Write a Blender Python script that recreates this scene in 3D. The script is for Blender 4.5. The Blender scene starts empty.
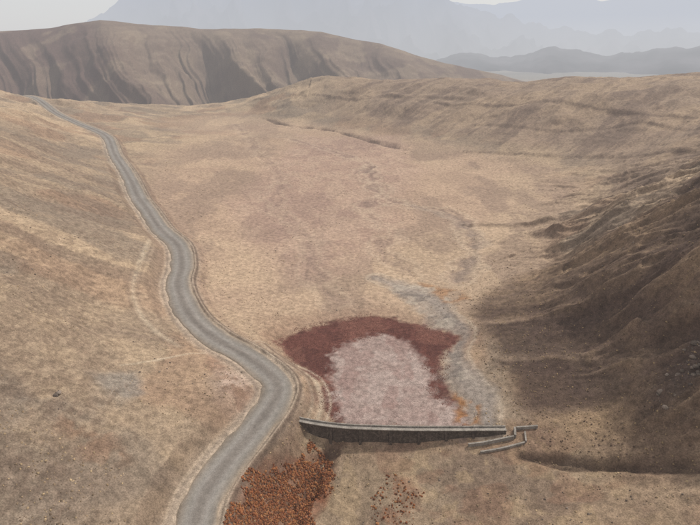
import bpy, math, numpy as np
from mathutils import Vector
rng=np.random.default_rng(7)
col_root=bpy.context.collection
# ---------------------------------------------------------------- noise
def _h(ix,iy,s):
    h=(ix.astype(np.int64)*374761393+iy.astype(np.int64)*668265263+s*1442695041)&0xFFFFFFFF
    h=((h^(h>>13))*1274126177)&0xFFFFFFFF
    return ((h^(h>>16))&0xFFFF)/65535.0
def vn(x,y,s=0):
    xi=np.floor(x);yi=np.floor(y);fx=x-xi;fy=y-yi
    fx=fx*fx*fx*(fx*(fx*6-15)+10);fy=fy*fy*fy*(fy*(fy*6-15)+10)
    a=_h(xi,yi,s);b=_h(xi+1,yi,s);c=_h(xi,yi+1,s);d=_h(xi+1,yi+1,s)
    return (a+(b-a)*fx)*(1-fy)+(c+(d-c)*fx)*fy
def fbm(x,y,o=4,s=0,g=.5):
    t=0;a=1;n=0
    for i in range(o):
        t=t+a*vn(x*2**i+i*17.3,y*2**i-i*9.1,s+i);n+=a;a*=g
    return t/n
def ridg(x,y,o=4,s=0):
    t=0;a=1;n=0
    for i in range(o):
        t=t+a*(1-np.abs(2*vn(x*2**i+i*5.3,y*2**i+i*3.1,s+i)-1));n+=a;a*=.5
    return t/n
def ss(a,b,x):
    t=np.clip((x-a)/(b-a),0,1);return t*t*(3-2*t)
# ---------------------------------------------------------------- guessed spot heights, positions mostly back-projected from image pixels (metres)
P=np.array([(-11.9,75.7,-7),(9.7,73.9,-5),(28.3,72.2,-3),(45.5,69.6,0),(59.7,65.2,5),(-6.5,87.6,-4.5),(-12.4,80.9,-6),(0,93.9,-2.6),(11.3,93.7,-2.4),(26.9,92.6,-1.2),
(10.6,84.3,-4),(31.1,82.8,-2.5),(50.3,80.3,0),(4.7,98.6,0),(-11.8,100.4,.6),(29.9,96.5,.3),
(-27.5,67.9,2),(-27.5,74.6,2),(-25.3,82,2.2),(-21.8,90.6,2.5),(-18.3,100.3,3),(-18.1,107.7,3.3),(-21,112.9,3.6),(-28.2,120,4.2),(-38,127.5,5),(-48.3,139.4,6),(-57.8,158.9,7),(-61.3,175.2,7.5),(-68.7,194.9,8),(-82,213.4,9),(-105.3,253.2,10.5),(-128.8,298.6,13),(-157.6,350,15),(-186.3,406.8,17.5),(-240.2,467,22),(-357,625.1,27),
(-54.2,59.1,12),(-41.5,63.5,7),(-59.6,69.9,17),(-47.3,77.7,10),(-67.6,84.5,21),(-54.9,95.9,13),(-36.6,98.2,6),(-80.2,107.1,27),(-70.3,131.4,15),(-101,142.4,32),(-92.2,175.1,21),(-128.2,187.8,36),(-125.9,239,24),(-172.8,260.5,39),(-184.2,324,29),(-240.6,370.6,42),(-334.3,521.8,44),
(5.1,110.2,0),(5.9,134.4,.3),(-11.8,132.8,1.2),(29.5,133.5,.8),(6.9,160.1,.8),(-32,148.4,3),(30.9,184.7,1.5),(-39.4,190.1,3.5),(0,195,1.5),(46.3,228.5,3),(-51.1,256,4.5),(0,261,3),(-74.1,247.5,7),(31.2,320.1,5),(-66.8,344.8,6),(-21.9,379,6),(-118.8,363.6,9),(-170.9,452.4,13),(-117.7,479.5,9),(-45.3,479.5,9),(-172.8,618.7,11),(-121.2,653.3,13),(-283.1,696.7,16),(-201.4,726.2,12),
(184.7,312.2,25),(145.6,363.2,16),(84.6,403,9),(227.8,348.3,38),(185.9,398.1,32),(125.5,447.9,26),(48,514.2,18),(-20.8,555.7,13),(366.7,579.1,57),(253.4,558.6,54),(163.6,600.3,50),(58,638.4,47),(-38.8,713.7,48),(-96.2,752.6,32),(-135.8,738.4,20),(51.1,554.4,33),(136.9,495.4,38),(195.6,424.6,44),(251,389.2,47),(-56.1,604.6,18),
(43.3,155.6,3),(34.9,131.5,2),(41,103.5,2),(47.9,90.2,1.5),(58.1,81.5,4),(65.6,75.9,8),(70.2,160,12),(87.6,160.2,26),(113.7,167.7,44),(70.1,121.3,20),(78.7,105.1,28),(81.4,113.1,37),(71.1,88.8,18),(62.8,101.7,9),(68.7,82.1,11),(119,240.5,14),(74.6,216.6,7),(172,256,31),
(-250,900,-20),(0,1000,-20),(400,760,30),(250,730,30),(60,820,15),(-50,920,0),(180,190,60),(150,120,55),(130,60,42),(-150,100,42),(-120,20,30),(-300,300,62),(0,0,-12),(60,30,-3),(-60,0,15),(0,-100,-20),(150,-50,30),(-420,520,55),(600,400,90),(800,800,70),(-420,700,20),(-600,900,10)],dtype=float)
def qq(X,Y):
    yy=np.maximum(Y+150,20.0)
    return np.arctan2(X,yy),np.log(np.hypot(X,yy))
q0,q1=qq(P[:,0],P[:,1]);n=len(P)
def ker(r2): return .5*r2*np.log(r2+1e-12)
Km=ker((q0[:,None]-q0)**2+(q1[:,None]-q1)**2)+np.eye(n)*2e-4
A=np.zeros((n+3,n+3));A[:n,:n]=Km;A[:n,n]=1;A[:n,n+1]=q0;A[:n,n+2]=q1;A[n,:n]=1;A[n+1,:n]=q0;A[n+2,:n]=q1
w=np.linalg.solve(A,np.concatenate([P[:,2],[0,0,0]]))
def rbf(X,Y):
    a,b=qq(X,Y);out=w[n]+a*w[n+1]+b*w[n+2]
    for i in range(n): out=out+w[i]*ker((a-q0[i])**2+(b-q1[i])**2)
    return np.clip(out,-40,110)
# ---------------------------------------------------------------- features mostly traced in image pixels and projected to the ground (plan coordinates, metres)
ROAD=[(-24,48),(-27,57),(-27.5,67.9),(-27.5,74.6),(-25.4,82.1),(-21.8,90.7),(-18.3,100.4),(-17.7,107.1),(-21,112.9),(-28.2,120),(-38,127.5),(-48.3,139.5),(-57.8,158.9),(-61.3,175.3),(-68.7,195),(-81.9,213.3),(-105.1,252.8),(-128.8,298.5),(-157.4,349.8),(-186.2,406.7),(-208.8,435.3),(-240,466.5),(-267,487),(-310,536),(-360,590)]
RED=[(-21.8,133.8),(-15.5,141.5),(-4.8,147.2),(7.2,152.4),(16.1,148.1),(27.6,139.7),(31.9,133.9),(27.5,125.4),(23.3,116.1),(24.4,107.4),(26,100.2),(25.9,95.8),(-2.8,97.6),(-6.9,105.3),(-6.5,113),(-12.1,118.7),(-18.1,124.4)]
PALE=[(-6.8,126.7),(0,134.1),(10.6,138.1),(17.6,131.9),(20.9,123.6),(20.6,111.9),(24.3,101.4),(24.8,95),(-1.2,97),(-4,107.3),(-4.5,117.6)]
GA=[(12.8,168.1),(18.4,173.9),(28.4,167.4),(33.3,155),(32.5,141.7),(25,143.1),(20.2,156.6)]
GB=[(25.8,128.5),(31.7,129.9),(33.4,112.4),(36.1,107.9),(33.5,95.5),(29.7,95.8),(29.7,106.8),(25.1,115.8)]
GL=[(10,178),(18,170),(28,160),(31,147),(34,138),(30,126),(30,114),(32.5,103),(31.5,96)]
GL2=[(26,162),(38,172),(48,188),(55,215),(50,250),(30,272)]
O1=[(25.7,173.6),(40.3,165.1),(41.8,156.3),(31.9,156.8)]
O2=[(26.5,107.1),(30.8,102.9),(29.4,95.8),(25.6,96.1)]
BR=[(-22,79.5),(-12,88.8),(-5.6,91.6),(-4.6,83.6),(-10.8,74.8),(-14,66),(-23,66)]
BR2=[(7.5,85.9),(13.1,84.6),(12.4,72.6),(4.3,70)]
CHAN=[(36.7,88.2),(44.3,85.6),(54.7,82.1),(65.7,76),(80,70)]
DRAIN=[(-4,92.2),(-7,88),(-8,83),(-11,78),(-12,72),(-15,62)]
GUL=[(-98,597),(-60,545),(-19,511),(9,469),(44,418)]
STR=[(14,366),(15,298),(30,270),(52,258),(54,220),(47.5,191),(38,172)]
STR2=[(-60,470),(-20,420),(14,366),(2,330),(22,300),(8,262),(20,230),(14,205),(24,180)]
STR3=[(-120,560),(-90,470),(-70,400),(-45,330),(-40,270),(-20,220),(-14,180),(-4,158)]
TRK=[(-78,191),(-70.7,159.5),(-65.7,142),(-55.4,127),(-45.7,119.7)]
PTH=[(-54,104.2),(-47.5,111.3),(-38.8,119.9)]
LOOP=[(-24.8,126.9),(-17.6,120.1),(-9.9,114.4),(-6.9,105.3),(-7.6,99.5)]
DARK=[(40.3,156.9),(56,168),(72.2,167),(89.6,156),(113,172),(200,220),(200,40),(90,55),(65.7,76),(45.5,89.4),(40.1,100.3),(37,125)]
ROCK=[(62.4,89.6),(69.2,95.4),(75.7,98.2),(72,88),(69.7,84.7)]
ROCKL=[(-61.5,82.6),(-58.5,87),(-50.9,84.2),(-58,80.6)]
RUSTL=[(-58,84),(-50,88),(-46,82),(-42,78),(-48,74),(-56,79)]
BANK=[(-39,121),(-29,117),(-23,111),(-21,104),(-24,95),(-28,96),(-31,104),(-37,113)]
GRL=[(-56.2,96.8),(-50.5,103.6),(-45.7,96.2),(-51.1,89.1)]
PURP=[(-45,480),(44,469),(48,351),(12.2,195.5),(-24.6,165.5),(-65,274)]
BND=[[(20,600),(80,541),(174,450),(230,352)],[(110,452),(158,399),(204,376),(216,328)],[(90,395),(150,345),(185,290)],[(-40,640),(40,575),(110,540)],[(60,235),(95,225),(135,240)],[(66,190),(90,200),(130,215)]]
DAM=[(-14.6,99.0),(-13.2,98.0),(-9.3,96.6),(-1.2,95.0),(11.6,94.3),(22.9,94.2),(35.1,94.3)]
def crom(pts,step):
    p=[np.array(t,float) for t in pts];p=[2*p[0]-p[1]]+p+[2*p[-1]-p[-2]];out=[]
    for i in range(1,len(p)-2):
        k=max(2,int(np.linalg.norm(p[i+1]-p[i])/step))
        for j in range(k):
            t=j/k
            out.append(.5*((2*p[i])+(-p[i-1]+p[i+1])*t+(2*p[i-1]-5*p[i]+4*p[i+1]-p[i+2])*t*t+(-p[i-1]+3*p[i]-3*p[i+1]+p[i+2])*t**3))
    out.append(p[-2]);return np.array(out)
def bbox_mask(X,Y,pts,m):
    a=np.array(pts);return np.nonzero((X>a[:,0].min()-m)&(X<a[:,0].max()+m)&(Y>a[:,1].min()-m)&(Y<a[:,1].max()+m))[0]
def pl_dist(X,Y,pts,m):
    D=np.full(X.shape,1e9);Sg=np.ones(X.shape);T=np.zeros(X.shape)
    pts=np.array(pts)
    for i in range(len(pts)-1):
        a=pts[i];b=pts[i+1];idx=bbox_mask(X,Y,[a,b],m)
        if len(idx)==0: continue
        x=X[idx]-a[0];y=Y[idx]-a[1];d=b-a;L=d@d
        t=np.clip((x*d[0]+y*d[1])/L,0,1);dx=x-t*d[0];dy=y-t*d[1];r=np.hypot(dx,dy)
        u=r<D[idx];k=idx[u];D[k]=r[u];Sg[k]=np.where(d[0]*y[u]-d[1]*x[u]>0,-1,1);T[k]=i+t[u]
    return D,Sg,T
def poly_sd(X,Y,poly,m=25):
    out=np.full(X.shape,1e3);idx=bbox_mask(X,Y,poly,m)
    if len(idx)==0:return out
    x=X[idx];y=Y[idx];d=np.full(x.shape,1e9);ins=np.zeros(x.shape,bool);p=np.array(poly)
    for i in range(len(p)):
        a=p[i];b=p[(i+1)%len(p)];e=b-a
        t=np.clip(((x-a[0])*e[0]+(y-a[1])*e[1])/(e@e),0,1)
        d=np.minimum(d,np.hypot(x-a[0]-t*e[0],y-a[1]-t*e[1]))
        if e[1]!=0:
            c=((a[1]>y)!=(b[1]>y))&(x<(b[0]-a[0])*(y-a[1])/(b[1]-a[1])+a[0]);ins^=c
    out[idx]=np.where(ins,-d,d);return out
RC=crom(ROAD,2.0)
rz=rbf(RC[:,0],RC[:,1])
for _ in range(12): rz[1:-1]=(rz[:-2]+rz[1:-1]*2+rz[2:])/4
S1=crom(STR,5);S2=crom(STR2,5);S3=crom(STR3,6);DR=crom(DRAIN,2);G1=crom(GL,3);G2=crom(GL2,4)
# ---------------------------------------------------------------- terrain height
CT=[-60,-45,-31.5,-27,-23.6,-20,-14.7,-9,-3,3,8,15.6,20,26,40]
CZ=[90,108,119,131,146,141,129,133,125,96,60,18,-12,-60,-80]
VT=[-60,-45,-33,-24,-15,-12.3,-6.8,-3.8,2,5,10,13,20,40]
VV=[.6,.4,1,0,.95,.2,.8,.12,.7,.1,.6,.2,.5,.5]
def far_hill(X,Y,R,th):
    c=np.interp(th,CT,CZ)+6*(fbm(th*.35,R*0,3,3)-.5)
    wx=(fbm(X/260,Y/260,4,31)-.5);wy=(fbm(X/90,Y/90,3,32)-.5)
    th0=th-np.clip((1480-R)/580,-.2,1.1)*6.0+wx*5+wy*.9
    v=np.interp(th0+.8,VT,VV)
    v2=ridg(th0/5.5,R/1200,3,33);v3=ridg(th0/1.7,R/900,4,34)
    st=810+260*v+140*(1-v2)+75*(1-v3)
    f=np.where(R<1480,np.clip((R-st)/(1480-st),0,1),1-ss(1480,2400,R))
    f=np.where(R<1480,1-(1-f)**1.5,f);f=np.where(R<1480,f*(.72+.28*f),f)
    fl=-60.
    b=np.sin(np.pi*np.clip(f,0,1))
    return fl+(c-fl)*f+b*(7*(fbm(X/40,Y/60,5,35)-.5)+12*(fbm(X/150,Y/150,3,36)-.5))
def natural(X,Y):
    R=np.hypot(X,Y);th=np.degrees(np.arctan2(X,Y))
    h=rbf(X,Y)
    t=ss(850,1250,R);h=h*(1-t)+(-60-90*ss(1500,4000,R)+90*(fbm(X/1200,Y/1200,4,2)-.5)*ss(2500,5000,R))*t
    fh=far_hill(X,Y,R,th);fh=np.where(Y>0,fh,-500)
    d=fh-h;h=np.where(d>12,fh,np.where(d<-12,h,h+(d+12)**2/48))
    nf=1-ss(1000,1500,R)
    hill=ss(3,16,h)*nf
    side=ss(20,80,X)
    h=h+hill*2.6*(fbm(X/38,Y/38,4,5)-.5)*(1+R/300)
    near=1-ss(230,420,R)
    wx=X+12*(fbm(X/25,Y/25,3,9)-.5);wy=Y+20*(fbm(X/26,Y/26,4,10)-.5)
    rr=ridg((wx*.30+wy*.95)/17,(wx*.95-wy*.30)/60,4,12)
    rr2=ridg((wx*.55+wy*.84)/6,(wx*.84-wy*.55)/26,4,16)
    h=h+ss(2,13,h)*side*near*(13.5*(rr**1.5-.62)+3.4*(rr2-.75))*(.6+.4*ss(10,22,h))
    rl=ridg((wy-wx*.25)/30,(wx)/60,4,14)
    rl2=ridg((wy-wx*.15)/9,wx/30,3,17)
    h=h+ss(4,16,h)*(1-side)*(3.0*(rl-.7)+.9*(rl2-.7))*near
    r2=ridg((wx+wy*.5)/90,(wy-wx*.5)/60,5,15)
    h=h+ss(10,28,h)*nf*ss(250,420,R)*(6+4*(X<-50))*(r2-.72)
    a=(.08+.22*ss(1,8,np.abs(h)))*nf
    h=h+a*(fbm(X/2.6,Y/2.6,3,21)-.5)*2.+.3*a*(fbm(X/.8,Y/.8,2,22)-.5)
    return h,rr,R,th
def terrain(X,Y,full=False):
    sh=X.shape;X=X.ravel();Y=Y.ravel()
    h,rr,R,th=natural(X,Y)
    sd=poly_sd(X,Y,RED);h=h*ss(-2,6,sd)+(0.05+.06*(fbm(X/3,Y/3,3,60)-.5))*(1-ss(-2,6,sd))
    s=poly_sd(X,Y,ROCK,12)+(fbm(X/5,Y/5,3,61)-.5)*7;h=h+(1-ss(-3,3,s))*4.5*(ridg(X/7,Y/5,4,62)-.62)
    s=poly_sd(X,Y,ROCKL,12)+(fbm(X/4,Y/4,3,63)-.5)*6;h=h+(1-ss(-2,2,s))*1.8*(ridg(X/4,Y/4,4,64)-.6)
    D,Sg,T=pl_dist(X,Y,CHAN,8);h=h-1.4*np.exp(-((D+(fbm(X/5,Y/5,2,42)-.5)*2)/1.2)**2)*(.6+.8*fbm(X/4,Y/4,2,40))
    D,Sg,T=pl_dist(X,Y,DR,10);h=h-1.5*np.exp(-((D+(fbm(X/4,Y/4,3,44)-.5)*3)/1.3)**2)
    D,Sg,T=pl_dist(X,Y,GUL,30);h=h-2.2*np.exp(-((D+(fbm(X/20,Y/20,3,45)-.5)*10)/3.5)**2)*(.5+fbm(X/20,Y/20,2,41))
    wg=(fbm(X/9,Y/9,3,43)-.5)*12
    for s,dp in ((S1,.45),(S2,.35),(S3,.25)):
        D,Sg,T=pl_dist(X,Y,s,14);h=h-dp*np.exp(-((D+wg)/2.2)**2)
    for b in BND:
        D,Sg,T=pl_dist(X,Y,b,40);h=h-Sg*.6*np.exp(-(D/7)**2)*np.tanh(D/2)
    D,Sg,T=pl_dist(X,Y,RC,16)
    z=np.interp(T,np.arange(len(rz)),rz);m=1-ss(4.3,10+2*(fbm(X/9,Y/9,2,50)-.5),D)
    h=h*(1-m)+(z-.16)*m
    h=h+(.3+.5*fbm(X/5,Y/5,3,51))*np.exp(-((D-4.9)/.6)**2)*np.where(Sg>0,1,.55)*(D<16)
    if full: return h,rr,R,th,D,Sg
    return h.reshape(sh)
# ---------------------------------------------------------------- colours
def lin(c):
    c=np.array(c)/255.;return np.where(c<.04045,c/12.92,((c+.055)/1.055)**2.4)
KA=.86
def colour(X,Y,h,rr,R,th,D,Sg,steep):
    N=X.size;c=np.empty((N,3));c[:]=lin((177,152,124))
    def paint(m,rgb):
        m=np.clip(m,0,1)[:,None];c[:]=c*(1-m)+lin(rgb)*m
    n1=fbm(X/60,Y/60,5,100);n2=fbm(X/14,Y/14,5,101);n3=fbm(X/4,Y/4,4,102);n4=fbm(X/150,Y/90,4,103)
    wig=(n2-.5)*9+(n3-.5)*4
    paint(ss(.44,.6,n1)*.65,(146,126,105));paint(ss(.46,.28,n1)*.5,(192,165,132))
    paint(ss(.52,.66,n2)*.35,(190,164,132))
    paint(ss(.52,.66,fbm(X/25,Y/25,5,104))*.6,(131,116,101));paint(ss(.55,.66,fbm(X/35,Y/35,5,107))*.35,(146,109,86))
    fl=fbm((Y-X*.25)/9,X/45,5,105);lf=(X<0)*ss(4,10,h)*(1-ss(300,500,R));paint(lf*ss(.48,.62,fl)*.6,(132,112,95));paint(lf*ss(85,60,Y+wig)*.4,(138,122,106))
    val=(1-ss(6,13,h))*ss(120,175,Y+wig)
    paint(val,(184,155,129));paint(val*ss(.45,.62,n2)*.5,(164,137,115));paint(val*ss(.48,.62,n4)*.5,(194,168,136))
    paint(val*ss(.48,.6,fbm(X/20,Y/45,5,106))*.55,(144,121,104))
    pu=1-ss(-14,10,poly_sd(X,Y,PURP,60)+wig*2);paint(pu*.5,(172,140,123));paint(pu*ss(.5,.62,n3)*.3,(148,121,108));paint(pu*ss(.5,.6,fbm(X/9,Y/16,5,108))*.4,(190,162,137))
    rs=ss(9,20,h)*ss(-60,20,X)*ss(190,260,Y)
    paint(rs*.85,(154,131,110));paint(rs*ss(.45,.62,fbm((X+Y)/60,(X-Y)/18,5,110))*.65,(122,102,88));paint(rs*ss(.52,.65,n1)*.5,(180,153,123));paint(rs*ss(.54,.64,fbm((X+Y)/30,(X-Y)/6,4,111))*.35,(112,94,81))
    for b in BND:
        d,_,_=pl_dist(X,Y,b,40);paint(np.exp(-((d+wig*.5)/1.3)**2)*.5*ss(.4,.55,n2),(104,86,76))
    d,_,_=pl_dist(X,Y,GUL,40);paint(np.exp(-((d+(fbm(X/20,Y/20,3,45)-.5)*10+wig*.3)/2.6)**2)*.6,(104,84,74))
    wg=(fbm(X/9,Y/9,3,43)-.5)*12
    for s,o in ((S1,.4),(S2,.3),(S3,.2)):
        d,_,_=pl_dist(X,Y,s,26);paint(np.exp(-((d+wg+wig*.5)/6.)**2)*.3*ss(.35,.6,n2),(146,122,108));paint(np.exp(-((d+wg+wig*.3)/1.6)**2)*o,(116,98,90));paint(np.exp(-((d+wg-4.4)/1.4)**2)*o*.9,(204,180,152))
    d,_,_=pl_dist(X,Y,G2,26);paint(np.exp(-((d+wg*.7+wig*.4)/3.2)**2)*.4,(146,130,118))
    bc=(1-ss(94,100,Y))*ss(-20,-8,X)*(1-ss(50,62,X));paint(bc*.7,(150,128,104));paint(bc*ss(.46,.6,n2)*.65,(120,100,85));paint(bc*ss(.52,.62,n3)*.4,(176,150,116));paint(bc*ss(.5,.6,fbm(X/9,Y/6,4,112))*.4,(132,98,78))
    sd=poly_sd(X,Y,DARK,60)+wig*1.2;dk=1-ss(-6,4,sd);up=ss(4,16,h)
    paint(dk*(.6+.28*up),(122,99,83));paint(dk*ss(.72,.86,rr)*.6,(164,137,107))  # dark soil tone, deepened to stand in for shade on this slope
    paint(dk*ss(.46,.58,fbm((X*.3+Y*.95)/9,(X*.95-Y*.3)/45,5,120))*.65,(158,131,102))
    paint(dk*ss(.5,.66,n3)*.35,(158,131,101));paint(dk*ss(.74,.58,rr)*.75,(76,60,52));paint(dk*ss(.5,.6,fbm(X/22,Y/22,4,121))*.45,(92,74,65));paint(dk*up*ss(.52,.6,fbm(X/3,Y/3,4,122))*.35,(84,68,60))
    sd=poly_sd(X,Y,RED)+wig*.8+(fbm(X/1.6,Y/1.6,3,133)-.5)*3.5;paint((1-ss(2,9,sd))*.4,(150,118,98));paint(1-ss(-1.6,1.4,sd),(110,70,61))
    paint((1-ss(-1.,1.,sd))*ss(.45,.6,n3)*.7,(90,58,52));paint((1-ss(-1.,1.,sd))*ss(.46,.6,fbm(X/8,Y/8,4,130))*.55,(132,90,76))
    sp=poly_sd(X,Y,PALE)+wig*.6+(fbm(X/1.6,Y/1.6,3,134)-.5)*4;pm=1-ss(-1.8,1.8,sp);paint(pm,(166,144,133))
    crk=1-np.abs(2*vn(X/1.1+2*n3,Y/1.1,136)-1);paint(pm*ss(.86,.98,crk)*.35,(116,94,88))
    paint(pm*ss(.44,.6,fbm(X/2,Y/2,4,131))*.35,(148,122,113));paint(pm*ss(.48,.62,fbm(X/9,Y/6,4,132))*.4,(180,161,150));paint(pm*ss(.54,.66,fbm(X/5,Y/9,4,135))*.45,(142,110,101))
    gd,_,_=pl_dist(X,Y,G1,14);m=np.exp(-((gd+wig*.35)/2.6)**2);paint(m*.7*ss(-1,1.5,sd),(150,138,128));paint(m*ss(.48,.6,n3)*.5*ss(-1,1.5,sd),(120,110,103));paint(np.exp(-((gd+wig*.35-3.6)/.7)**2)*.45*ss(-1,1.5,sd),(198,178,154))
    for g,o in ((GA,.6),(GB,.6)):
        s=poly_sd(X,Y,g)+wig*1.3;m=1-ss(-2.6,2.6,s);paint(m*o,(154,141,129));paint(m*ss(.48,.6,n3)*.6,(124,113,105));paint(m*ss(.54,.64,fbm(X/5,Y/5,4,138))*.5,(186,171,152))
    for g,o in ((O1,.6),(O2,.9)):
        s=poly_sd(X,Y,g)+wig*.7;m=1-ss(-1.5,1.5,s);paint(m*o*ss(.32,.5,n3),(160,112,70))
    s=poly_sd(X,Y,BR)+wig*.6;m=1-ss(-1.5,1.5,s);paint(m*.8,(138,98,76));paint(m*ss(.46,.58,n3)*.7,(142,90,64));paint(m*ss(.54,.64,fbm(X/3,Y/3,3,137))*.4,(162,130,102))
    s=poly_sd(X,Y,BR2)+wig*.6;m=1-ss(-1.5,1.5,s);paint(m*.5*ss(.4,.55,n3),(142,98,76))
    s=poly_sd(X,Y,RUSTL)+wig*.8;m=1-ss(-2.5,2.5,s);paint(m*.5*ss(.38,.55,n3),(140,104,80))
    s=poly_sd(X,Y,BANK)+wig*.5;m=1-ss(-2,2,s);paint(m*.6,(144,112,93));paint(m*ss(.5,.6,n3)*.5,(172,147,124))
    d,_,_=pl_dist(X,Y,DR,10);paint(np.exp(-((d+(fbm(X/4,Y/4,3,44)-.5)*3)/1.2)**2)*.7,(88,70,60))
    d,_,_=pl_dist(X,Y,CHAN,8);paint(np.exp(-((d+(fbm(X/5,Y/5,2,42)-.5)*2)/1.1)**2)*.7,(78,62,53))  # shadow stripe along the channel, painted into the ground colour
    for g,wd_,o in ((TRK,.8,.35),(PTH,.35,.6),(LOOP,.7,.6)):
        g=crom(g,3);d,_,_=pl_dist(X,Y,g,8);paint(np.exp(-((d+wig*.08)/wd_)**2)*o,(202,184,158))
    lo=crom(LOOP,3);d,sg,_=pl_dist(X,Y,lo,8);paint(np.exp(-((d-2.2)/.4)**2)*.5,(200,182,158));paint(np.exp(-((d-1.2)/.4)**2)*.4,(126,104,90))
    d,_,_=pl_dist(X,Y,crom(TRK,3),8);paint(np.exp(-((d-1.4)/.4)**2)*.3,(120,102,88))
    for g,rgb in ((GRL,(142,134,124)),(ROCKL,(116,104,94)),(ROCK,(92,78,71))):
        s=poly_sd(X,Y,g)+wig*1.;paint((1-ss(-2.5,2.5,s))*.65,rgb)
    bare=np.exp(-(((X+29)/5.)**2+((Y-108)/5.)**2));paint(bare*.6*ss(.35,.55,n3+.1),(198,176,158))
    paint((1-ss(4.2,7.5+wig*.45,D))*.7,(186,167,146));paint(np.exp(-((D-5.5)/.5)**2)*(Sg>0)*.7,(98,85,75));paint(np.exp(-((D-4.9)/.4)**2)*(Sg<0)*.35,(120,105,93))  # pale verge; dark right-hand line is berm shadow painted into the colour
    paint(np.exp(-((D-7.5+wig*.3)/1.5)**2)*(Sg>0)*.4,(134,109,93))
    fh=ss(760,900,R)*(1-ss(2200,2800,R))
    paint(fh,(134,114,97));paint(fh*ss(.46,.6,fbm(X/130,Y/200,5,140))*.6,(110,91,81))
    paint(fh*ss(-21.5,-26,th+(n1-.5)*5)*.7,(98,74,69));paint(fh*ss(.5,.62,fbm(X/60,Y/90,4,141))*.35,(164,143,117));paint(fh*ss(.52,.6,fbm(X/25,(h+R*.1)/9,4,143))*.25,(106,86,76))  # first tone paints shade onto the far hill's left face
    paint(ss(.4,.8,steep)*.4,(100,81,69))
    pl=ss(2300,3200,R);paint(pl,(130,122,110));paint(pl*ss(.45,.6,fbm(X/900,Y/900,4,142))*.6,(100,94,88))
    c*=(.89+.22*fbm(X/1.3,Y/1.3,3,150))[:,None]
    lum=c@np.array([.3,.55,.15]);c=c*.94+lum[:,None]*.06
    return np.clip(c*KA,0,1)
# ---------------------------------------------------------------- materials
def haze_mat(name,fine=True,scale=1.,bump=.5,attr='Col',spec=.08,rough=.95,base=None,amp=.24):
    m=bpy.data.materials.new(name);m.use_nodes=True;nt=m.node_tree;N=nt.nodes;L=nt.links;N.clear()
    out=N.new('ShaderNodeOutputMaterial');bs=N.new('ShaderNodeBsdfPrincipled');bs.inputs['Roughness'].default_value=rough;bs.inputs['Specular IOR Level'].default_value=spec
    geo=N.new('ShaderNodeNewGeometry')
    def mr(s,a,b,c,d):
        n=N.new('ShaderNodeMapRange');n.inputs[1].default_value=a;n.inputs[2].default_value=b;n.inputs[3].default_value=c;n.inputs[4].default_value=d;L.new(s,n.inputs[0]);return n.outputs[0]
    if base is None:
        at=N.new('ShaderNodeAttribute');at.attribute_name=attr;src=at.outputs['Color']
    else:
        rgb=N.new('ShaderNodeRGB');rgb.outputs[0].default_value=(*base,1);src=rgb.outputs[0]
    if fine:
        def noise(sc,det,ro=.6):
            n=N.new('ShaderNodeTexNoise');n.inputs['Scale'].default_value=sc;n.inputs['Detail'].default_value=det;n.inputs['Roughness'].default_value=ro;L.new(geo.outputs['Position'],n.inputs['Vector']);return n
        def mul(a,b):
            n=N.new('ShaderNodeMath');n.operation='MULTIPLY';L.new(a,n.inputs[0]);L.new(b,n.inputs[1]);return n.outputs[0]
        n1=noise(.7*scale,3,.7);n2=noise(3.4*scale,2,.7)
        f=mul(mr(n1.outputs[0],.35,.65,1-amp,1+amp),mr(n2.outputs[0],.35,.65,1-amp,1+amp))
        vm=N.new('ShaderNodeVectorMath');vm.operation='SCALE';L.new(src,vm.inputs[0]);L.new(f,vm.inputs['Scale']);src=vm.outputs[0]
        bm=N.new('ShaderNodeBump');bm.inputs['Strength'].default_value=bump;bm.inputs['Distance'].default_value=.2;L.new(n2.outputs[0],bm.inputs['Height']);L.new(bm.outputs[0],bs.inputs['Normal'])
    L.new(src,bs.inputs['Base Color'])
    # painted haze: surface emission grows with distance from origin, whiter in low basins
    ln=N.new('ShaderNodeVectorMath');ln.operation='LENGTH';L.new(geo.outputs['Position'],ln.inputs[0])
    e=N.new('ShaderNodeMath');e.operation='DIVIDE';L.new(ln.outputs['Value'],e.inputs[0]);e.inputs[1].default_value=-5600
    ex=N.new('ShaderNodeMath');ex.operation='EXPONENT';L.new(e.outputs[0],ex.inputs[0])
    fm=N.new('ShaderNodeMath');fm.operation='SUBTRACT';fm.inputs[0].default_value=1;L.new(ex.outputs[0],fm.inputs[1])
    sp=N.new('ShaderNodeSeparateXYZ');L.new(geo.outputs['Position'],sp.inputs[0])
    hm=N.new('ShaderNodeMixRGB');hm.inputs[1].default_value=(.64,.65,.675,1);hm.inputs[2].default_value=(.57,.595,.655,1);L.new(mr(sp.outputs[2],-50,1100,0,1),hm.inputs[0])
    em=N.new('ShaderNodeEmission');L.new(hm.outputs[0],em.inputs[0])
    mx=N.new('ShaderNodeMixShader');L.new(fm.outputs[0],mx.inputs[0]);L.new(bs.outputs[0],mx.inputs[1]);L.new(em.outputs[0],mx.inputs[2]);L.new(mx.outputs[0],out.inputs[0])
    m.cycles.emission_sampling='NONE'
    return m
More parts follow.
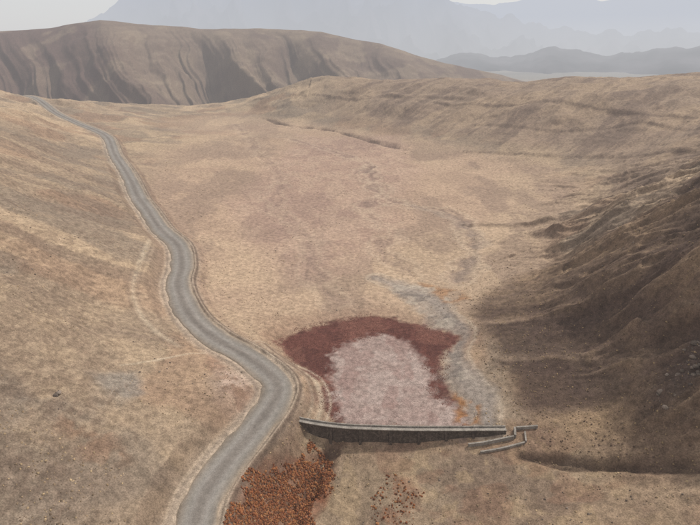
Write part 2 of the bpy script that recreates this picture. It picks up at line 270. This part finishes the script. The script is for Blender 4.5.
def mk(name,V,F,mat,C=None,smooth=True,parent=None):
    V=np.asarray(V,np.float32);F=np.asarray(F,np.int32);k=F.shape[1]
    me=bpy.data.meshes.new(name);me.vertices.add(len(V));me.vertices.foreach_set('co',V.ravel())
    me.loops.add(F.size);me.loops.foreach_set('vertex_index',F.ravel())
    me.polygons.add(len(F));me.polygons.foreach_set('loop_start',np.arange(0,F.size,k,dtype=np.int32))
    try: me.polygons.foreach_set('loop_total',np.full(len(F),k,np.int32))
    except Exception: pass
    me.update(calc_edges=True)
    if smooth: me.polygons.foreach_set('use_smooth',np.ones(len(F),bool))
    if C is not None:
        a=me.color_attributes.new('Col','FLOAT_COLOR','POINT');a.data.foreach_set('color',np.c_[C,np.ones(len(C))].astype(np.float32).ravel())
    me.materials.append(mat);me.update()
    o=bpy.data.objects.new(name,me);col_root.objects.link(o)
    if parent: o.parent=parent
    return o
def gridF(nr,nc):
    i=(np.arange(nr-1)[:,None]*nc+np.arange(nc-1)).ravel();return np.stack([i,i+1,i+nc+1,i+nc],-1)
# ---------------------------------------------------------------- ground sheet
rr_=np.concatenate([np.linspace(1,50,14)[:-1],np.exp(np.linspace(math.log(50),math.log(300),560))[:-1],np.exp(np.linspace(math.log(300),math.log(2300),520))[:-1],np.exp(np.linspace(math.log(2300),math.log(60000),90))])
th_=np.radians(np.concatenate([np.linspace(-180,-45,60)[:-1],np.linspace(-45,45,1150),np.linspace(45,180,60)[1:]]))
T,RR=np.meshgrid(th_,rr_);X=(RR*np.sin(T)).ravel();Y=(RR*np.cos(T)).ravel()
h,ridge,R,th,D,Sg=terrain(X,Y,True)
G=h.reshape(T.shape)
gr=np.gradient(G,axis=0)/np.gradient(RR,axis=0);gt=np.gradient(G,axis=1)/(np.gradient(T,axis=1)*RR)
steep=np.hypot(gr,gt).ravel()
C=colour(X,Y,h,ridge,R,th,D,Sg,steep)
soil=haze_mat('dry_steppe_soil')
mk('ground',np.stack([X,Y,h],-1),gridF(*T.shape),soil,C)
# ---------------------------------------------------------------- road
def road():
    d=np.gradient(RC,axis=0);d/=np.linalg.norm(d,axis=1)[:,None];nrm=np.stack([d[:,1],-d[:,0]],-1)
    offs=np.array([-4.15,-3.9,-3.1,-2.3,-1.6,-.9,-.3,.3,.9,1.6,2.3,3.1,3.9,4.15]);V=[];Cc=[]
    s=np.arange(len(RC))*2.
    zz=[-.35,.0,.03,.0,-.02,.02,.07,.07,.02,-.02,.0,.03,.0,-.35]
    base=np.array([lin((160,144,126)),lin((166,150,132)),lin((150,139,127)),lin((154,146,136)),lin((160,152,143)),lin((148,139,130)),lin((138,129,120))])
    base=np.r_[base,base[::-1]]
    W_=1+.06*(fbm(s/15,s*0,2,70)-.5)*2
    for j,o in enumerate(offs):
        wv=o*W_+(1.2*(vn(s/3,s*0+(j<7),71)-.5) if abs(o)>3.5 else 0)
        V.append(np.c_[RC+nrm*wv[:,None],rz+zz[j]]);Cc.append(np.tile(base[j],(len(s),1))*(.82+.36*fbm(s/9,s*0+j*.5,3,72))[:,None]*.77)
    V=np.stack(V,1).reshape(-1,3);Cc=np.stack(Cc,1).reshape(-1,3)
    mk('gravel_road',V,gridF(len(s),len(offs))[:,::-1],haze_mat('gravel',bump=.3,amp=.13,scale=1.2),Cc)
road()
# ---------------------------------------------------------------- dam
def empty(name):
    o=bpy.data.objects.new(name,None);col_root.objects.link(o);return o
def sweep(name,line,prof,mat,parent,C=None):
    line=np.asarray(line);d=np.gradient(line,axis=0);d/=np.linalg.norm(d,axis=1)[:,None];nr=np.stack([d[:,1],-d[:,0]],-1)
    k=len(prof);V=[]
    for i in range(len(line)):
        for o,z in prof:
            zz=z(i) if callable(z) else z;oo=o(i) if callable(o) else o
            V.append((line[i,0]+nr[i,0]*oo,line[i,1]+nr[i,1]*oo,zz))
    F=[]
    for i in range(len(line)-1):
        for j in range(k):
            a=i*k+j;b=i*k+(j+1)%k;F.append((a,b,b+k,a+k))
    me=bpy.data.meshes.new(name);F2=F+[tuple(range(k))[::-1],tuple(range((len(line)-1)*k,len(line)*k))]
    me.from_pydata(V,[],F2);me.update();me.materials.append(mat);o=bpy.data.objects.new(name,me);col_root.objects.link(o);o.parent=parent
    return o
def masonry(name,base,scale=1.):
    m=haze_mat(name,base=tuple(base),amp=.12,bump=.3)
    nt=m.node_tree;N=nt.nodes;L=nt.links
    bs=[x for x in N if x.type=='BSDF_PRINCIPLED'][0];old=bs.inputs['Base Color'].links[0].from_socket
    v=N.new('ShaderNodeTexVoronoi');v.feature='DISTANCE_TO_EDGE';v.inputs['Scale'].default_value=2.2*scale
    v2=N.new('ShaderNodeTexVoronoi');v2.inputs['Scale'].default_value=2.2*scale
    g=N.new('ShaderNodeNewGeometry');L.new(g.outputs['Position'],v.inputs['Vector']);L.new(g.outputs['Position'],v2.inputs['Vector'])
    r=N.new('ShaderNodeMapRange');r.inputs[2].default_value=.08;r.inputs[3].default_value=.55;r.inputs[4].default_value=1;L.new(v.outputs['Distance'],r.inputs[0])
    s=N.new('ShaderNodeSeparateColor');L.new(v2.outputs['Color'],s.inputs[0]);r2=N.new('ShaderNodeMapRange');r2.inputs[3].default_value=.7;r2.inputs[4].default_value=1.25;L.new(s.outputs[0],r2.inputs[0])
    mm=N.new('ShaderNodeMath');mm.operation='MULTIPLY';L.new(r.outputs[0],mm.inputs[0]);L.new(r2.outputs[0],mm.inputs[1])
    sc=N.new('ShaderNodeVectorMath');sc.operation='SCALE';L.new(old,sc.inputs[0]);L.new(mm.outputs[0],sc.inputs['Scale']);L.new(sc.outputs[0],bs.inputs['Base Color'])
    return m
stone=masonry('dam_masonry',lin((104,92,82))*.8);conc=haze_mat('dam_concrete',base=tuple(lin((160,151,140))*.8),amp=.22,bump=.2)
dam=empty('stone_dam')
DL=crom(DAM,1.2)
tb=terrain(DL[:,0]+0,DL[:,1]-1.6)
zc=.95
sweep('wall_body',DL,[(-.45,zc),(.45,zc),(lambda i:.45+.28*(zc-tb[i]+.8),lambda i:min(tb[i],zc)-.8),(-.6,lambda i:min(tb[i],0)-.8)],stone,dam)
sweep('crest_slab',DL,[(-.62,zc+.003),(-.62,zc+.2),(.62,zc+.2),(.62,zc+.003)],conc,dam)
sweep('upstream_parapet',DL,[(-.60,zc+.203),(-.60,zc+.55),(-.36,zc+.55),(-.36,zc+.203)],conc,dam)
for k,i in enumerate(range(4,len(DL)-3,5)):
    x,y=DL[i];t=tb[i];hh=zc-t
    if hh<1.5: continue
    V=[(x-.3,y-.4,zc-.25),(x+.3,y-.4,zc-.25),(x+.3,y-.75,zc-.4),(x-.3,y-.75,zc-.4),(x-.35,y-.4,t-.8),(x+.35,y-.4,t-.8),(x+.35,y-.9-.35*hh,t-.8),(x-.35,y-.9-.35*hh,t-.8)]
    me=bpy.data.meshes.new('buttress_%d'%k);me.from_pydata(V,[],[(0,1,2,3),(7,6,5,4),(3,2,6,7),(1,5,6,2),(0,3,7,4),(0,4,5,1)]);me.materials.append(stone);o=bpy.data.objects.new('buttress_%d'%k,me);col_root.objects.link(o);o.parent=dam
spw=empty('spillway_channel')
def wall(name,line,th,top,bot):
    L_=crom(line,1.5) if len(line)>2 else np.array([np.array(line[0],float)+(np.array(line[-1],float)-np.array(line[0],float))*t for t in np.linspace(0,1,8)])
    t=terrain(L_[:,0],L_[:,1])
    sweep(name,L_,[(-th/2,lambda i:t[i]+top),(th/2,lambda i:t[i]+top),(th/2,lambda i:t[i]-bot),(-th/2,lambda i:t[i]-bot)],conc,spw)
wall('inner_wing_wall',[(26.2,91.4),(31,91.7),(36.4,92.4)],.4,.8,1)
wall('outer_wing_wall',[(28.5,89.6),(33,90.0),(38.4,90.9)],.4,.45,1)
wall('outlet_wall',[(36.75,92.5),(37.2,94.6)],.45,.9,1)
wall('abutment_wall',[(37.6,94.75),(42.3,94.6)],.4,.7,1)
wall('side_wall',[(38.75,91.1),(39.2,93.6)],.35,.5,1)
# ---------------------------------------------------------------- scrub and stones (one mesh each)
def clumps(name,XY,size,colr,mat,flat=.7,seg=6,sink=.12):
    M=len(XY);z=terrain(XY[:,0],XY[:,1])
    a=np.linspace(0,2*np.pi,seg,endpoint=False)
    rings=[(1.,0.),(.85,.5)]
    V=np.zeros((M,2*seg+1,3))
    for k,(r,zz) in enumerate(rings):
        for j in range(seg):
            rad=size*r*(.55+.75*rng.random(M))*.5
            aa=a[j]+k*.4+rng.random(M)*.5
            V[:,k*seg+j,0]=XY[:,0]+rad*np.cos(aa);V[:,k*seg+j,1]=XY[:,1]+rad*np.sin(aa)
            V[:,k*seg+j,2]=z+size*flat*zz*(.5+rng.random(M))-(sink if k==0 else 0)
    V[:,-1,0]=XY[:,0]+size*.15*(rng.random(M)-.5);V[:,-1,1]=XY[:,1]+size*.15*(rng.random(M)-.5);V[:,-1,2]=z+size*flat*(.6+.7*rng.random(M))
    f=[]
    for j in range(seg):
        j2=(j+1)%seg;f+=[(j,j2,seg+j),(j2,seg+j2,seg+j),(seg+j,seg+j2,2*seg)]
    f=np.array(f);F=(f[None]+(np.arange(M)*(2*seg+1))[:,None,None]).reshape(-1,3)
    Cv=np.repeat(colr[:,None],2*seg+1,1)*(.75+.5*rng.random((M,2*seg+1,1)))
    return mk(name,V.reshape(-1,3),F,mat,Cv.reshape(-1,3),smooth=False)
def pick(pal,M,k=.84,v=.4):
    p=np.array([lin(c) for c in pal])*k;return p[rng.integers(0,len(p),M)]*(1-v/2+v*rng.random((M,1)))
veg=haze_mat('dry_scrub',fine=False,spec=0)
def cand(M):
    r=np.exp(rng.uniform(math.log(62),math.log(420),M));t=np.radians(rng.uniform(-44,44,M));return r*np.sin(t),r*np.cos(t)
x,y=cand(90000)
D_,_,_=pl_dist(x,y,RC,16)
dk=poly_sd(x,y,DARK,60)<2;rd=poly_sd(x,y,RED)<3;cl=fbm(x/12,y/12,4,200)
keep=(D_>6)&~rd&(((dk)&(rng.random(x.size)<.4))|((~dk)&(rng.random(x.size)<.24*ss(.47,.65,cl))))
x=x[keep];y=y[keep];dk=dk[keep];R_=np.hypot(x,y)
cc=np.where(dk[:,None],pick([(160,136,104),(140,118,94),(104,86,74),(114,96,80)],len(x)),pick([(186,162,128),(168,144,114),(142,122,100),(128,110,92)],len(x)))
clumps('dry_grass_tussocks',np.c_[x,y],(.15+.28*rng.random(len(x))**2)*(1+R_/500),cc,veg,flat=.35)
def fill(poly,M,edge):
    a=np.array(poly);x=rng.uniform(a[:,0].min()-3,a[:,0].max()+3,M);y=rng.uniform(a[:,1].min()-3,a[:,1].max()+3,M)
    s=poly_sd(x,y,poly)+(fbm(x/5,y/5,3,210)-.5)*edge;D_,_,_=pl_dist(x,y,RC,16);k=(s<0)&(D_>5);return np.c_[x[k],y[k]]
b=fill(BR,17000,12);dd,_,_=pl_dist(b[:,0],b[:,1],DR,20);k=(fbm(b[:,0]/3,b[:,1]/3,3,212)+.08*rng.random(len(b))>.36+.012*dd);b=np.r_[b[k],fill(BR2,600,8)]
clumps('russet_brush',b,.22+.42*rng.random(len(b))**1.5,pick([(156,102,70),(142,92,66),(124,84,64),(164,116,80),(114,82,64)],len(b),.82),veg,flat=.5)
b=fill(RED,34000,8);k=poly_sd(b[:,0],b[:,1],PALE)+(fbm(b[:,0]/5,b[:,1]/5,3,211)-.5)*8>-.3;b=b[k]
clumps('red_saltwort',b,.1+.22*rng.random(len(b)),pick([(112,73,63),(99,65,57),(128,88,74),(95,61,54)],len(b),.86,.25),veg,flat=.12,sink=.04)
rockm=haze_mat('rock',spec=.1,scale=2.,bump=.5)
b=np.r_[fill(ROCK,260,8),fill(ROCKL,120,6)]
x,y=cand(4500);k=(fbm(x/18,y/18,4,220)>.6)&(np.hypot(x,y)<260);b2=np.c_[x[k],y[k]];D_,_,_=pl_dist(b2[:,0],b2[:,1],RC,16);b2=b2[(D_>5)&(poly_sd(b2[:,0],b2[:,1],RED)>1)]
bb=np.r_[b,b2];sz=np.r_[.25+1.5*rng.random(len(b))**4,.2+.45*rng.random(len(b2))**3]
clumps('rock_outcrop_stones',bb,sz,pick([(124,110,98),(104,92,84),(140,125,112)],len(bb)),rockm,flat=.4,seg=5)
# ---------------------------------------------------------------- distant mountains
def mount(name,R0,R1,ths,zs,amp,seed,fl=-200):
    t=np.linspace(-60,60,800);r=np.linspace(R0,R1,200);T,RR=np.meshgrid(np.radians(t),r);tt=np.degrees(T)
    f=(RR-R0)/(R1-R0);pr=np.where(f<.6,(f/.6)**1.1,1-((f-.6)/.4)**1.5)
    cr=np.interp(tt,ths,zs);w_=(fbm(tt/6,f*3,3,seed+20)-.5)*3
    z=fl+(cr-fl)*pr+amp*(ridg(tt/4+f*1.5+w_,f*3+w_,6,seed)-.75)*np.sin(np.pi*np.clip(pr,0,1))*np.clip((cr-fl)/900,0,1.5)+amp*.35*(fbm(tt/1.3,f*3,4,seed+9)-.5)*pr
    V=np.stack([RR*np.sin(T),RR*np.cos(T),z],-1).reshape(-1,3)
    n=fbm(tt/3,f*8,5,seed+3).ravel();C=lin((76,72,74))*(.1+1.8*n)[:,None]
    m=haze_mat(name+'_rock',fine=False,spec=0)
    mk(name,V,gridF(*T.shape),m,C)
mount('mountain_range',7500,15000,[-60,-34,-29,-24,-20,-14,-8,-2,3,8,13,18,23,28,34,60],[-200,-200,150,640,1150,1600,1850,1800,1550,1200,820,560,420,360,420,300],800,300)
mount('mountain_range',15500,26000,[-60,-30,-20,-5,3,9,14,19,24,28,33,60],[0,300,900,1500,1900,1800,1600,1900,1700,2050,1850,1500],600,340)
mount('foothills',2700,7400,[-60,0,6,11,16,20,25,29,33,60],[-200,-180,-100,60,20,110,40,90,120,80],150,380,-150)
# ---------------------------------------------------------------- sun, sky, camera
az=math.radians(52);el=math.radians(46)
sd=Vector((math.sin(az)*math.cos(el),math.cos(az)*math.cos(el),math.sin(el)))
l=bpy.data.lights.new('sun','SUN');l.energy=3.0;l.angle=math.radians(3);l.color=(1,.96,.90);lo=bpy.data.objects.new('sun',l);lo.rotation_euler=sd.to_track_quat('Z','Y').to_euler();col_root.objects.link(lo)
wd=bpy.data.worlds.new('World');bpy.context.scene.world=wd;wd.use_nodes=True;nt=wd.node_tree
bg=nt.nodes['Background'];bg.inputs[1].default_value=.1
sk=nt.nodes.new('ShaderNodeTexSky');sk.sky_type='NISHITA';sk.sun_disc=False;sk.sun_elevation=el;sk.sun_rotation=az;sk.dust_density=2;sk.air_density=1.2
mx=nt.nodes.new('ShaderNodeMixRGB');mx.inputs[0].default_value=.8;mx.inputs[2].default_value=(7.5,7.5,7.7,1)
nt.links.new(sk.outputs[0],mx.inputs[1]);nt.links.new(mx.outputs[0],bg.inputs[0])
c=bpy.data.cameras.new('camera');c.sensor_width=36;c.lens=520/700*36;c.clip_start=1;c.clip_end=90000;co=bpy.data.objects.new('camera',c);co.location=(0,0,80);co.rotation_euler=(math.radians(67.8),0,0);col_root.objects.link(co);bpy.context.scene.camera=co
vs=bpy.context.scene.view_settings;vs.view_transform='Standard';vs.look='None';vs.exposure=0
